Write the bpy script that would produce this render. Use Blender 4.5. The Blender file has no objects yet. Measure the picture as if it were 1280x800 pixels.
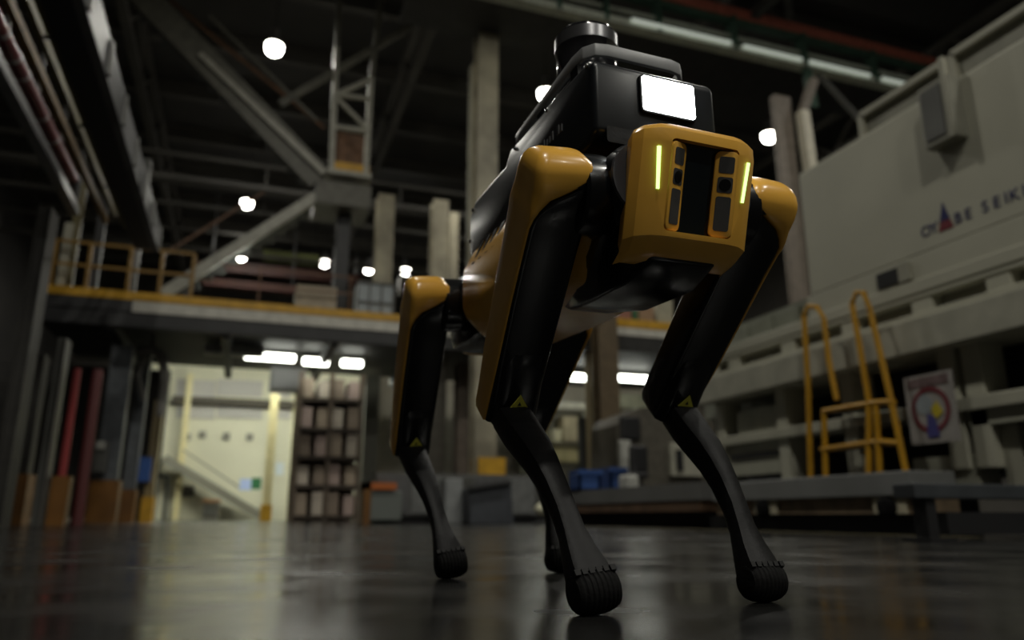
import bpy, bmesh, math, random
from mathutils import Vector as V, Matrix
random.seed(7)
S = bpy.context.scene
C = S.collection
# ------------------------------------------------------------------ camera, world, exposure
FPX, CYAW, CPIT, CH = 950.0, .337, .253, .111
Fw = V((math.sin(CYAW)*math.cos(CPIT), math.cos(CYAW)*math.cos(CPIT), math.sin(CPIT)))
Rt = V((math.cos(CYAW), -math.sin(CYAW), 0)); Up = Rt.cross(Fw); CO = V((0, 0, CH))
cd = bpy.data.cameras.new('camera'); cam = bpy.data.objects.new('camera', cd); C.objects.link(cam)
M3 = Matrix((Rt, Up, -Fw)).transposed(); cam.matrix_world = Matrix.Translation(CO) @ M3.to_4x4()
cd.sensor_width = 36; cd.lens = FPX/1280*36; cd.clip_start = .02; cd.clip_end = 200
cd.dof.use_dof = True; cd.dof.focus_distance = .98; cd.dof.aperture_fstop = 3.0; cd.dof.aperture_blades = 0
S.camera = cam
wd = bpy.data.worlds.new('night'); S.world = wd; wd.use_nodes = True
wd.node_tree.nodes['Background'].inputs[0].default_value = (.5, .55, .6, 1)
wd.node_tree.nodes['Background'].inputs[1].default_value = .01
S.view_settings.view_transform = 'Standard'; S.view_settings.look = 'None'
S.view_settings.exposure = 0.0; S.view_settings.gamma = 1; S.view_settings.use_curve_mapping = False
S.cycles.use_denoising = True
S.cycles.sample_clamp_indirect = 4
LAMP_W = 210.0

def at(px, py, ax, val):                       # pixel -> point on the plane axis = val
    d = Fw + Rt*((px-640)/FPX) + Up*((400-py)/FPX)
    return CO + d*((val-CO[ax])/d[ax])
# ------------------------------------------------------------------ materials
MATS = {}
def mat(name, col, rough=.5, metal=0, noise=0, scale=6, emit=None, es=0, bump=0, coat=0, dirt=None, spec=.5):
    if name in MATS: return MATS[name]
    m = bpy.data.materials.new(name); m.use_nodes = True; nt = m.node_tree; b = nt.nodes['Principled BSDF']
    b.inputs['Base Color'].default_value = (*col, 1); b.inputs['Roughness'].default_value = rough
    b.inputs['Metallic'].default_value = metal; b.inputs['Coat Weight'].default_value = coat
    b.inputs['Coat Roughness'].default_value = .08; b.inputs['Specular IOR Level'].default_value = spec
    if emit: b.inputs['Emission Color'].default_value = (*emit, 1); b.inputs['Emission Strength'].default_value = es
    if noise or bump:
        tc = nt.nodes.new('ShaderNodeTexCoord'); n = nt.nodes.new('ShaderNodeTexNoise')
        n.inputs['Scale'].default_value = scale; n.inputs['Detail'].default_value = 5
        nt.links.new(tc.outputs['Object'], n.inputs['Vector'])
        if noise:
            r = nt.nodes.new('ShaderNodeValToRGB'); nt.links.new(n.outputs['Fac'], r.inputs['Fac'])
            lo = dirt or tuple(x*(1-noise) for x in col); r.color_ramp.elements[0].color = (*lo, 1); r.color_ramp.elements[0].position = .3
            r.color_ramp.elements[1].color = (*[min(1, x*(1+noise*.4)) for x in col], 1); r.color_ramp.elements[1].position = .68
            nt.links.new(r.outputs['Color'], b.inputs['Base Color'])
        if bump:
            bp = nt.nodes.new('ShaderNodeBump'); bp.inputs['Strength'].default_value = bump; bp.inputs['Distance'].default_value = .01
            nt.links.new(n.outputs['Fac'], bp.inputs['Height']); nt.links.new(bp.outputs['Normal'], b.inputs['Normal'])
    MATS[name] = m; return m
def floor_mat():
    m = bpy.data.materials.new('polished_concrete'); m.use_nodes = True; nt = m.node_tree; b = nt.nodes['Principled BSDF']
    tc = nt.nodes.new('ShaderNodeTexCoord')
    def nz(scale, det):
        n = nt.nodes.new('ShaderNodeTexNoise'); n.inputs['Scale'].default_value = scale; n.inputs['Detail'].default_value = det
        nt.links.new(tc.outputs['Object'], n.inputs['Vector']); return n
    def ramp(src, c0, c1, p0=.35, p1=.7):
        r = nt.nodes.new('ShaderNodeValToRGB'); r.color_ramp.elements[0].color = c0; r.color_ramp.elements[1].color = c1
        r.color_ramp.elements[0].position = p0; r.color_ramp.elements[1].position = p1
        nt.links.new(src.outputs['Fac'], r.inputs['Fac']); return r
    a = ramp(nz(2.2, 8), (.009, .009, .0088, 1), (.021, .021, .019, 1)); nt.links.new(a.outputs['Color'], b.inputs['Base Color'])
    rr = ramp(nz(3.5, 9), (.13, .13, .13, 1), (.30, .30, .30, 1)); nt.links.new(rr.outputs['Color'], b.inputs['Roughness'])
    bp = nt.nodes.new('ShaderNodeBump'); bp.inputs['Strength'].default_value = .06; bp.inputs['Distance'].default_value = .003
    n = nz(9, 6); nt.links.new(n.outputs['Fac'], bp.inputs['Height']); nt.links.new(bp.outputs['Normal'], b.inputs['Normal'])
    b.inputs['Specular IOR Level'].default_value = .36
    return m
YEL = lambda: mat('robot_yellow', (.88, .47, .07), .27, noise=.05, scale=30, coat=.15)
BLK = lambda: mat('robot_black_gloss', (.004, .0045, .0055), .25, spec=.35, coat=.15, noise=.3, scale=60)
DRK = lambda: mat('robot_dark_matte', (.006, .0058, .0062), .5, spec=.2, noise=.3, scale=80, bump=.08)
RUB = lambda: mat('rubber', (.006, .006, .006), .7, spec=.15, noise=.3, scale=90, bump=.2)
CREAM = lambda: mat('machine_cream_paint', (.47, .46, .37), .5, noise=.12, scale=1.3)
SAFE = lambda: mat('safety_yellow_paint', (.62, .34, .02), .5, noise=.2, scale=5)
STEEL = lambda: mat('grey_steel', (.12, .12, .11), .5, noise=.25, scale=3)
DSTEEL = lambda: mat('dark_steel', (.035, .035, .036), .55, noise=.3, scale=3)
PALE = lambda: mat('pale_steel_paint', (.36, .35, .28), .5, noise=.2, scale=2)
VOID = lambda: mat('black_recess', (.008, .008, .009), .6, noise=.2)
# ------------------------------------------------------------------ mesh helpers
class G:
    def __init__(s): s.v = []; s.f = []
    def add(s, vs, fs):
        o = len(s.v); s.v += [V(p) for p in vs]; s.f += [tuple(i+o for i in f) for f in fs]; return s
    def box(s, x0, x1, y0, y1, z0, z1):
        x0, x1 = sorted((x0, x1)); y0, y1 = sorted((y0, y1)); z0, z1 = sorted((z0, z1))
        return s.add([(x, y, z) for z in (z0, z1) for y in (y0, y1) for x in (x0, x1)],
                     [(0, 2, 3, 1), (4, 5, 7, 6), (0, 1, 5, 4), (2, 6, 7, 3), (0, 4, 6, 2), (1, 3, 7, 5)])
    def bar(s, a, b, w, h=None, up=V((0, 0, 1))):   # rectangular bar from a to b
        a, b = V(a), V(b); h = h or w; d = (b-a).normalized()
        if abs(d.dot(up)) > .98: up = V((0, 1, 0))
        r = d.cross(up).normalized()*w/2; u = r.cross(d).normalized()*h/2
        ps = [p+q for p in (a, b) for q in (-r-u, r-u, r+u, -r+u)]
        return s.add(ps, [(0, 1, 2, 3), (7, 6, 5, 4), (0, 4, 5, 1), (1, 5, 6, 2), (2, 6, 7, 3), (3, 7, 4, 0)])
    def loft(s, rings):
        n = len(rings[0]); vs = [p for r in rings for p in r]; fs = []
        for i in range(len(rings)-1):
            for j in range(n):
                k = (j+1) % n; fs.append((i*n+j, i*n+k, (i+1)*n+k, (i+1)*n+j))
        fs.append(tuple(range(n-1, -1, -1))); fs.append(tuple((len(rings)-1)*n+j for j in range(n)))
        return s.add(vs, fs)
    def tube(s, pts, r, n=10):
        pts = [V(p) for p in pts]; rings = []
        for i, p in enumerate(pts):
            d = (pts[min(i+1, len(pts)-1)]-pts[max(i-1, 0)]).normalized()
            a = d.cross(V((0, 0, 1)) if abs(d.z) < .9 else V((1, 0, 0))).normalized(); b = d.cross(a)
            rr = r[i] if isinstance(r, (list, tuple)) else r
            rings.append([p+a*rr*math.cos(2*math.pi*k/n)+b*rr*math.sin(2*math.pi*k/n) for k in range(n)])
        return s.loft(rings)
    def lathe(s, o, ax, prof, n=24):                # prof: (along axis, radius)
        o, ax = V(o), V(ax).normalized(); a = ax.cross(V((0, 0, 1)) if abs(ax.z) < .9 else V((1, 0, 0))).normalized(); b = ax.cross(a)
        return s.loft([[o+ax*h+a*r*math.cos(2*math.pi*k/n)+b*r*math.sin(2*math.pi*k/n) for k in range(n)] for h, r in prof])
    def prism(s, pts, ext):
        ext = V(ext); return s.loft([[V(p) for p in pts], [V(p)+ext for p in pts]])
    def xf(s, m): s.v = [m @ p for p in s.v]; return s
    def build(s, name, m, parent=None, smooth=None, bevel=0, seg=2, origin=None):
        me = bpy.data.meshes.new(name)
        org = V(origin) if origin is not None else V((0, 0, 0))
        me.from_pydata([p-org for p in s.v], [], s.f); me.update()
        bm = bmesh.new(); bm.from_mesh(me); bmesh.ops.recalc_face_normals(bm, faces=bm.faces)
        if bevel:
            es = [e for e in bm.edges if len(e.link_faces) == 2 and e.calc_face_angle(0) > .5]
            bmesh.ops.bevel(bm, geom=es, offset=bevel, segments=seg, profile=.5, affect='EDGES', clamp_overlap=True)
        bm.to_mesh(me); bm.free()
        if smooth is not None:
            me.polygons.foreach_set('use_smooth', [True]*len(me.polygons)); me.set_sharp_from_angle(angle=math.radians(smooth))
        me.materials.append(m); o = bpy.data.objects.new(name, me); C.objects.link(o); o.location = org
        if parent: o.parent = parent; o.matrix_parent_inverse = Matrix.Identity(4); o.location = org-parent.location
        return o
def tag(o, label=None, cat=None, group=None, kind=None):
    if label: o['label'] = label
    if cat: o['category'] = cat
    if group: o['group'] = group
    if kind: o['kind'] = kind
    return o
def thing(name, loc, label, cat, group=None):
    e = bpy.data.objects.new(name, None); e.empty_display_size = .1; C.objects.link(e); e.location = loc
    return tag(e, label, cat, group)
def centred(g):                                   # origin = bottom centre of the shape
    lo = V((min(p[i] for p in g.v) for i in range(3))); hi = V((max(p[i] for p in g.v) for i in range(3)))
    return V(((lo.x+hi.x)/2, (lo.y+hi.y)/2, lo.z))
def solo(g, name, m, label, cat, group=None, smooth=None, bevel=0):
    return tag(g.build(name, m, None, smooth, bevel, origin=centred(g)), label, cat, group)
def struct(g, name, m, parent=None):
    o = g.build(name, m, parent)
    if not parent: o['kind'] = 'structure'
    return o
def text_mesh(body, size, name, m, matrix, parent, extrude=.002):
    cu = bpy.data.curves.new(name, 'FONT'); cu.body = body; cu.size = size; cu.extrude = extrude
    t = bpy.data.objects.new('tmp_text', cu); C.objects.link(t)
    bpy.context.view_layer.update()
    me = bpy.data.meshes.new_from_object(t); me.name = name; bpy.data.objects.remove(t); bpy.data.curves.remove(cu)
    me.transform(matrix); me.materials.clear(); me.materials.append(m)
    o = bpy.data.objects.new(name, me); C.objects.link(o)
    if parent: me.transform(Matrix.Translation(-parent.location)); o.parent = parent
    return o
# ================================================================== THE HALL
HX0, HX1, HY0, HY1, HZ = -9., 21., -14., 44., 13.2
struct(G().box(HX0-.3, HX1+.3, HY0-.3, HY1+.3, -.2, 0), 'floor', floor_mat())
ceil = struct(G().box(HX0, HX1, HY0, HY1, HZ, HZ+.2), 'ceiling', mat('dark_roof_sheet', (.05, .048, .045), .7, noise=.3, scale=.6))
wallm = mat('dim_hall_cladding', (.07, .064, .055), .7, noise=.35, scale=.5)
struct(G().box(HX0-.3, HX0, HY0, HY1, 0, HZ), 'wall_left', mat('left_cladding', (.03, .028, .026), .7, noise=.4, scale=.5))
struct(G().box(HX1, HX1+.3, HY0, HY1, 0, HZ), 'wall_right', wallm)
wb = struct(G().box(HX0, HX1, HY1, HY1+.3, 0, HZ), 'wall_back', wallm)
struct(G().box(HX0, HX1, HY0-.3, HY0, 0, HZ), 'wall_front', wallm)
roofm = mat('roof_steel', (.085, .08, .07), .6, noise=.3, scale=1)
for y in [8.3+3*k for k in range(12)]:
    g = G().box(HX0, HX1, y-.12, y+.12, HZ-.5, HZ-.45).box(HX0, HX1, y-.03, y+.03, HZ-.45, HZ).box(HX0, HX1, y-.12, y+.12, HZ-.05, HZ)
    struct(g, 'roof_beam', roofm)
for x in (-3.4, 3.4, 10.3, 17.):
    g = G().bar((x, HY0, HZ-.7), (x, HY1, HZ-.7), .2).bar((x, HY0, HZ-1.9), (x, HY1, HZ-1.9), .2)
    for k in range(19): g.bar((x, HY0+3*k, HZ-.7), (x, HY0+3*k+1.5, HZ-1.9), .1).bar((x, HY0+3*k+1.5, HZ-1.9), (x, HY0+3*k+3, HZ-.7), .1)
    struct(g, 'roof_truss', roofm)
# ------------------------------------------------------------------ high bay lamps
def bay_lamp(p, label, w=LAMP_W, group=None, r=.2):
    t = thing('high_bay_lamp', p, label, 'lamp', group)
    G().lathe(p, (0, 0, 1), [(.0, r+.02), (.03, r+.03), (.22, .1), (.3, .08), (.42, .08)], 20).build('housing', mat('lamp_housing', (.2, .2, .2), .4), t, 40)
    G().tube([p+V((0, 0, .4)), V((p.x, p.y, HZ+.01))], .012, 6).build('suspension_rod', DSTEEL(), t)
    G().lathe(p, (0, 0, 1), [(-.26, .03), (-.24, r*.5), (-.19, r*.82), (-.12, r*.98), (-.0, r)], 20).build('diffuser', mat('lamp_glow', (1, 1, 1), .5, emit=(1, .97, .86), es=22), t, 40)
    ld = bpy.data.lights.new('lamp_light', 'AREA'); ld.shape = 'DISK'; ld.size = r*1.8; ld.energy = w; ld.color = (1, .97, .87)
    lo = bpy.data.objects.new('lamp_light', ld); C.objects.link(lo); lo.parent = t; lo.location = (0, 0, -.28)
LZ = 11.0
for px, py, lab, w in [
    (343, 57, 'large glowing high bay lamp above the upper stair flight', 1),
    (309, 252, 'glowing high bay lamp beside the lower stair strut', .8),
    (302, 319, 'small glowing high bay lamp low over the mezzanine stair foot', .8),
    (406, 327, 'small glowing high bay lamp above the carton on the mezzanine', .8),
    (461, 335, 'bluish glowing lamp left of the slim column on the mezzanine', .5),
    (507, 337, 'small glowing high bay lamp right of the slim column on the mezzanine', .8),
    (682, 115, 'glowing high bay lamp half hidden behind the robot payload rail', 1),
    (961, 168, 'glowing high bay lamp beside the brown column right of the robot head', 1)]:
    bay_lamp(at(px, py, 2, LZ), lab, LAMP_W*w)
for x, y, w in [(0, 6.7, .8), (6.8, 6.7, 1), (13.8, 6.7, .6), (-.3, -3.4, 1.5), (6.8, -3.4, 1.4), (-.3, -10.5, 1.6), (6.8, -10.5, 1.2)]:  # last two lamps are unseen, added for more frontal light on the robot
    bay_lamp(V((x, y, LZ)), 'high bay lamp over the front part of the hall', LAMP_W*w, 'high bay lamps overhead')

# ================================================================== MEZZANINE across the hall
YM = 14.85
def Y_(px, py, Y=YM): return at(px, py, 1, Y)
kerbm = SAFE()
zt = Y_(250, 372).z; zk = Y_(250, 382).z; zf = Y_(250, 396).z; zb = Y_(250, 412).z
mz = thing('mezzanine', (0, YM, 0), 'steel mezzanine deck with yellow kerb spanning over the white room', 'mezzanine')
x0, x1 = Y_(38, 360).x, 5.6
G().box(x0, x1, YM+.05, 19.5, zb+.15, zk).build('deck', mat('deck_dark', (.03, .029, .027), .6, noise=.3), mz)
G().box(x0, x1, YM-.02, YM+.06, zk, zt).build('kerb', kerbm, mz)
xm = Y_(165, 385).x
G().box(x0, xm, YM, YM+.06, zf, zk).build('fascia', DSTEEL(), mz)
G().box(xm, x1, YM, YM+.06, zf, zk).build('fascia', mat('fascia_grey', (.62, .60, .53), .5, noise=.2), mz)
G().box(x0, x1, YM+.03, YM+.12, zb, zf).build('beam_web', DSTEEL(), mz)
G().box(x0, x1, YM-.02, YM+.2, zb-.04, zb).build('beam_flange', DSTEEL(), mz)
for k in range(5):
    xx = x0+1.2+k*2; G().box(xx, xx+.15, YM+.1, 19.5, zb-.1, zb+.16).build('joist', DSTEEL(), mz)
# railing on the left part of the deck
rl = thing('guard_railing', (x0, YM+.03, zt), 'yellow guard railing on the left end of the mezzanine', 'railing')
zr = zt+.85
for px in (62, 108, 160, 200, 240): 
    q = Y_(px, 350); G().bar((q.x, YM+.03, zt), (q.x, YM+.03, zr), .06).build('post', mat('railing_ochre', (.26, .14, .015), .5, noise=.2), rl)
xa, xb = Y_(62, 340).x, Y_(240, 340).x
for z in (zt+.42, zr): G().bar((xa, YM+.03, z), (xb, YM+.03, z), .05).build('rail', MATS['railing_ochre'], rl)
rl2 = thing('guard_railing', (xb, YM+.03, zt), 'thin rusty brown railing along the middle of the mezzanine', 'railing')
rust = mat('rusty_brown_paint', (.16, .08, .04), .6, noise=.4)
for px in (240, 325, 440): q = Y_(px, 350); G().bar((q.x, YM+.2, zt), (q.x, YM+.2, zt+.75), .035).build('post', rust, rl2)
xc = Y_(446, 340).x
for z in (zt+.4, zt+.75): G().bar((xb, YM+.2, z), (xc, YM+.2, z), .03).build('rail', rust, rl2)
def pbox(px0, py0, px1, py1, Y, dep, z0=None):
    a, b = at(px0, py0, 1, Y), at(px1, py1, 1, Y)
    return G().box(a.x, b.x, Y, Y+dep, b.z if z0 is None else z0, a.z)
solo(pbox(371, 355, 420, 388, YM+.35, .6, zk), 'carton', mat('carton_pale', (.42, .36, .27), .7, noise=.15), 'pale cardboard carton standing on the mezzanine kerb', 'carton', bevel=.01)
t = thing('crate', Y_(469, 392), 'blue grey wire crate at the foot of the slim mezzanine column', 'crate')
cg = mat('crate_grey', (.34, .38, .40), .5, noise=.1)
a, b = Y_(448, 351, YM+.3), Y_(491, 395, YM+.3)
G().box(a.x, b.x, YM+.32, YM+.8, zk, a.z-.02).build('crate_body', cg, t)
for k in range(4): xx = a.x+(b.x-a.x)*k/3; G().bar((xx, YM+.3, zk), (xx, YM+.3, a.z), .035).build('rib', STEEL(), t)
for k in range(3): z = zk+.03+(a.z-zk-.05)*k/2; G().bar((a.x, YM+.29, z), (b.x, YM+.29, z), .035).build('rib', STEEL(), t)
# second, higher deck on the right
mz2 = thing('mezzanine', (7, 14.85, 0), 'raised mezzanine section with yellow kerb behind the robot belly', 'mezzanine')
a, b = Y_(560, 392), Y_(880, 409)
zz = Y_(800, 400).z; z2 = Y_(800, 410).z; z3 = Y_(800, 420).z; z4 = Y_(800, 440).z
G().box(5.7, 13, YM, YM+.08, z2, zz).build('kerb', kerbm, mz2)
G().box(5.7, 13, YM+.02, YM+.1, z3, z2).build('fascia', mat('fascia_grey', (.62, .60, .53)), mz2)
G().box(5.7, 13, YM+.05, 19.5, z4, z3).build('deck', MATS['deck_dark'], mz2)
for px0, px1, py, col, nm, lb in [(772, 790, 377, (.30, .14, .10), 'carton', 'reddish carton on the raised mezzanine behind the robot'),
                              (791, 797, 374, (.04, .15, .07), 'bottle_crate', 'narrow green crate between cartons on the raised mezzanine'),
                              (798, 818, 378, (.34, .22, .13), 'carton', 'tan carton on the raised mezzanine beside the green crate'),
                              (820, 842, 372, (.42, .40, .3), 'carton', 'cream carton on the raised mezzanine by the robot thigh')]:
    solo(pbox(px0, py, px1, 402, YM+.2, .4, zz-.09), nm, mat('item_%d' % px0, col, .6, noise=.2), lb, 'carton' if nm == 'carton' else 'crate', bevel=.01)
# ------------------------------------------------------------------ building columns
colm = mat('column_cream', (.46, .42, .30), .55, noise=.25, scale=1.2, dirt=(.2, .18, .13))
def column(px0, px1, Y, z0, z1, label, m=None, capz=None, dep=.35):
    a, b = at(px0, 300, 1, Y), at(px1, 300, 1, Y); m = m or colm
    t = thing('steel_column', ((a.x+b.x)/2, Y, z0), label, 'column'); w = b.x-a.x
    G().box(a.x, b.x, Y, Y+.04, z0, z1).build('flange', m, t)
    G().box(a.x, b.x, Y+dep, Y+dep+.04, z0, z1).build('flange', m, t)
    G().box(a.x+w*.42, a.x+w*.58, Y+.03, Y+dep, z0, z1).build('web', m, t)
    if capz: G().box(a.x-.04, b.x+.04, Y-.03, Y+dep+.06, z0, z0+capz).build('base_guard', SAFE(), t)
    return t
column(471, 492, 16.5, zk, 7.4, 'slim cream column standing on the mezzanine above the crate')
column(541, 560, 17.5, zk, 7.9, 'left column of the cream pair behind the robot rear hip')
column(562, 573, 18.2, zk, 7.9, 'thin right column of the cream pair behind the robot rear hip')
tq = at(605, 20, 1, 13.8).z
t = column(596, 622, 13.8, 0, tq, 'tall cream column rising beside the robot payload with yellow base guard')
a, b = at(600, 572, 1, 13.8), at(629, 592, 1, 13.8)
G().box(a.x-.05, b.x+.02, 13.72, 14.25, 0, a.z).build('base_guard', SAFE(), t)
column(586, 595, 14.6, zt+.3, at(590, 80, 1, 14.6).z, 'thin grey stanchion beside the tall cream column', PALE(), dep=.15)
brown = mat('column_brown', (.19, .16, .13), .6, noise=.25)
column(985, 1006, 11.5, 0, at(980, 120, 1, 11.5).z, 'broad brown column behind the machine end and robot shoulder', brown, dep=.1)
t = thing('steel_brace', at(1008, 200, 1, 11.3), 'cream angled brace beside the broad brown column', 'brace')
p = [at(x, y, 1, 11.3) for x, y in ((1017, 100), (1003, 140), (1012, 205))]
G().bar(p[1], p[1]+(p[2]-p[1])*(p[1].z/(p[1].z-p[2].z)), .2, .2).build('lower_leg', mat('brace_cream', (.55, .51, .4), .5, noise=.15), t)
G().bar(p[0], p[1], .16, .16).build('upper_leg', brown, t)

# ------------------------------------------------------------------ crane girder, top right
YG = 12.5
t = thing('crane_girder', at(950, 60, 1, YG), 'overhead crane girder with red rail and green frame posts', 'girder')
gp = at(1000, 50, 1, YG)
redm = mat('girder_red', (.5, .15, .10), .5, noise=.3); grn = mat('girder_green', (.06, .12, .085), .5, noise=.3)
gx0, gx1 = at(640, 0, 1, YG).x-2, at(1200, 80, 1, YG).x
zr0 = at(1000, 35, 1, YG).z
G().box(gx0, gx1, YG, YG+.25, zr0-.12, zr0+.12).build('top_rail', redm, t)
G().box(gx0, gx1, YG+.05, YG+.2, zr0-.26, zr0-.12).build('top_chord', grn, t)
zl = at(1000, 78, 1, YG).z
G().box(gx0, gx1, YG, YG+.25, zl-.06, zl+.1).build('bottom_chord', mat('girder_pale', (.62, .66, .56), .45, noise=.2), t)
G().box(gx0, gx1, YG+.1, YG+.16, zl+.32, zl+.4).build('mid_chord', MATS['girder_pale'], t)
for px in (700, 760, 826, 920, 1005, 1090, 1160):
    q = at(px, 50, 1, YG); G().box(q.x-.05, q.x+.05, YG-.02, YG+.27, zl-.05, zr0-.1).build('frame_post', grn, t)
G().box(gx0, gx1, YG+.2, YG+1.6, zl-.02, zl+.02).build('walkway', DSTEEL(), t)
bandm = mat('tube_glow_soft', (1, 1, 1), .5, emit=(.9, 1, .85), es=.3)  # added glowing strips imitate brightly lit pale bands along the bottom chord
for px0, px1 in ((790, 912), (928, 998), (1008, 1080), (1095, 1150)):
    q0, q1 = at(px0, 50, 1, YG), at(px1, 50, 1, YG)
    G().tube([(q0.x, YG-.03, zl+.06), (q1.x, YG-.03, zl+.06)], .045, 8).build('light_tube', bandm, t)
q = at(1012, 88, 1, YG); G().bar((q.x, YG+.1, zl), (q.x+.1, YG+.1, at(1012, 130, 1, YG).z), .22, .1).build('hanger', grn, t)
q0, q1 = at(1025, 95, 1, YG), at(1075, 150, 1, YG); G().bar(q0, q1, .1).build('diagonal_brace', STEEL(), t)
q = at(985, 0, 1, YG+.6); G().bar((q.x, YG+.6, zr0), (q.x, YG+.6, HZ-.4), .14).build('hanger_rod', STEEL(), t)
# ------------------------------------------------------------------ zigzag stair and cage
YS = 14.95
def Sx(px, py, d=0): return at(px, py, 1, YS+d)
st = thing('zigzag_stair', Sx(205, 365), 'tall zigzag steel stair climbing from the mezzanine to the roof', 'staircase')
sg = mat('stair_grey', (.11, .105, .08), .5, noise=.3); sl = mat('stair_pale', (.36, .35, .29), .45, noise=.2)
G().bar(Sx(165, -20), Sx(400, 225), .12, .55).build('stringer', sg, st)
G().bar(Sx(250, 68, -.1), Sx(405, 217, -.1), .1, .12).build('stringer_edge', sl, st)
G().bar(Sx(165, -20, .9), Sx(400, 225, .9), .12, .55).build('stringer', sg, st)
u0, u1 = Sx(165, -20), Sx(400, 225)
for k in range(1, 16):
    p = u0.lerp(u1, k/16); G().box(p.x-.16, p.x+.16, YS+.05, YS+.88, p.z-.02, p.z+.02).build('tread', DSTEEL(), st)
G().bar(Sx(212, 0, .9), Sx(405, 160, .9), .06).build('handrail', rust, st)
G().bar(Sx(262, 20, -.05), Sx(395, 150, -.05), .06).build('handrail', sg, st)
G().bar(Sx(395, 246), Sx(203, 368), .12, .2).build('stringer', sl, st)
G().bar(Sx(395, 246, .9), Sx(203, 368, .9), .12, .2).build('stringer', sg, st)
l0, l1 = Sx(395, 246), Sx(203, 368)
for k in range(1, 12):
    p = l0.lerp(l1, k/12); G().box(p.x-.14, p.x+.14, YS+.05, YS+.88, p.z-.02, p.z+.02).build('tread', DSTEEL(), st)
G().bar(Sx(330, 240, .9), Sx(205, 318, .9), .05).build('handrail', rust, st)
a, b = Sx(396, 222), Sx(456, 262)
G().box(a.x, b.x+.1, YS-.1, YS+1.0, b.z, a.z-.08).build('landing', sg, st)
a2, b2 = Sx(412, 204), Sx(460, 226)
G().box(a2.x, b2.x, YS-.14, YS-.06, b2.z+.1, a2.z).build('toe_board', SAFE(), st)
G().box(a2.x-.05, b2.x+.05, YS-.15, YS+1, b2.z, b2.z+.1).build('landing_edge', sl, st)
for ps in [((414, 215), (421, 60), (426, -30)), ((457, 218), (464, 98), (480, -30))]:
    for i in range(2): G().bar(Sx(*ps[i], -.1), Sx(*ps[i+1], -.1), .11).build('cage_post', sl if i == 0 else sg, st)
for p0, p1 in [((418, 118), (462, 124)), ((416, 158), (458, 164)), ((420, 122), (460, 162)), ((420, 118), (462, 100))]:
    G().bar(Sx(*p0, -.1), Sx(*p1, -.1), .08).build('cage_bar', sl, st)
G().bar(Sx(350, 130), Sx(570, 0), .12).build('tie_bar', sg, st)
a, b = Sx(418, 165, .95), Sx(455, 215, .95)
G().box(a.x, b.x, YS+.92, YS+.98, b.z, a.z).build('back_panel', rust, st)
p = Sx(430, 262, .5); G().bar(p, (p.x, p.y, zt), .28).build('support_post', DSTEEL(), st)
# ------------------------------------------------------------------ overhead runs on the left wall side (parallel to the hall)
def run(name, px0, py0, px1, py1, X, w, h, m, label, cat, y0=2.0, y1=None):
    a, b = at(px0, py0, 0, X), at(px1, py1, 0, X); z = (a.z+b.z)/2
    y1 = y1 or max(a.y, b.y); y0 = min(a.y, b.y)-2.5
    t = thing(name, (X, y0, z), label, cat)
    G().box(X-w/2, X+w/2, y0, y1, z-h/2, z+h/2).build('beam', m, t)
    return t, y0, y1, z
t, y0, y1, z = run('conveyor_rail', 4, 75, 92, 275, -2.9, .14, .14, mat('rail_grey', (.22, .22, .22), .4, noise=.2), 'pale grey conveyor rail running along the left overhead structure', 'rail')
for k in range(5): y = y0+1+(y1-y0-1)*k/4; G().bar((-2.9, y, z), (-2.9, y, z+1.2), .05).build('hanger', DSTEEL(), t)
red = mat('pipe_red', (.15, .008, .014), .3, noise=.2)
a, b = at(12, 40, 0, -2.7), at(88, 235, 0, -2.7); z = (a.z+b.z)/2; yy0 = a.y-2.5
t = thing('red_pipe', (-2.7, yy0, z), 'dark red pipe with pale clamps along the left overhead structure', 'pipe')
G().tube([(-2.7, yy0, z), (-2.7, b.y, z)], .085, 14).build('pipe_run', red, t, 40)
for px, py in ((6, 8), (20, 45), (30, 72), (52, 137), (66, 166)):
    y = at(px, py, 0, -2.7).y; G().lathe((-2.7, y, z), (0, 1, 0), [(-.025, .092), (.025, .092)], 14).build('clamp', mat('clamp_pale', (.42, .36, .36), .3), t)
ol = mat('frame_olive', (.15, .125, .05), .55, noise=.4, scale=2); oy = mat('frame_ochre', (.24, .13, .02), .55, noise=.4)
run('guide_rail', 25, 5, 130, 290, -2.45, .07, .1, oy, 'thin ochre guide rail beside the red pipe', 'rail')
tc_, yc0, yc1, zc0 = run('cable_ladder', 78, 20, 160, 300, -2.1, .12, .2, ol, 'olive painted cable ladder beside the dark girder', 'cable tray')
for k in range(5): y = yc0+.5+(yc1-yc0-.6)*k/4; G().box(-2.2, -2.0, y, y+.05, zc0-.12, zc0-.1).build('rung', DSTEEL(), tc_)
run('guide_rail', 60, 20, 140, 290, -2.3, .06, .1, ol, 'thin olive guide rail between red pipe and cable ladder', 'rail')
t, y0, y1, z = run('overhead_girder', 98, 0, 178, 320, -1.8, .26, .36, mat('girder_navy', (.012, .013, .018), .5), 'dark overhead girder with grey lit flange on the left', 'girder')
G().box(-1.66, -1.57, y0, y1, z-.2, z+.2).build('flange', mat('flange_grey', (.10, .10, .105), .5, noise=.5, scale=2), t)
for k in range(8): y = y0+.8+(y1-y0-1)*k/7; G().box(-1.66, -1.54, y, y+.08, z-.18, z+.18).build('stiffener', STEEL(), t)
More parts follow.
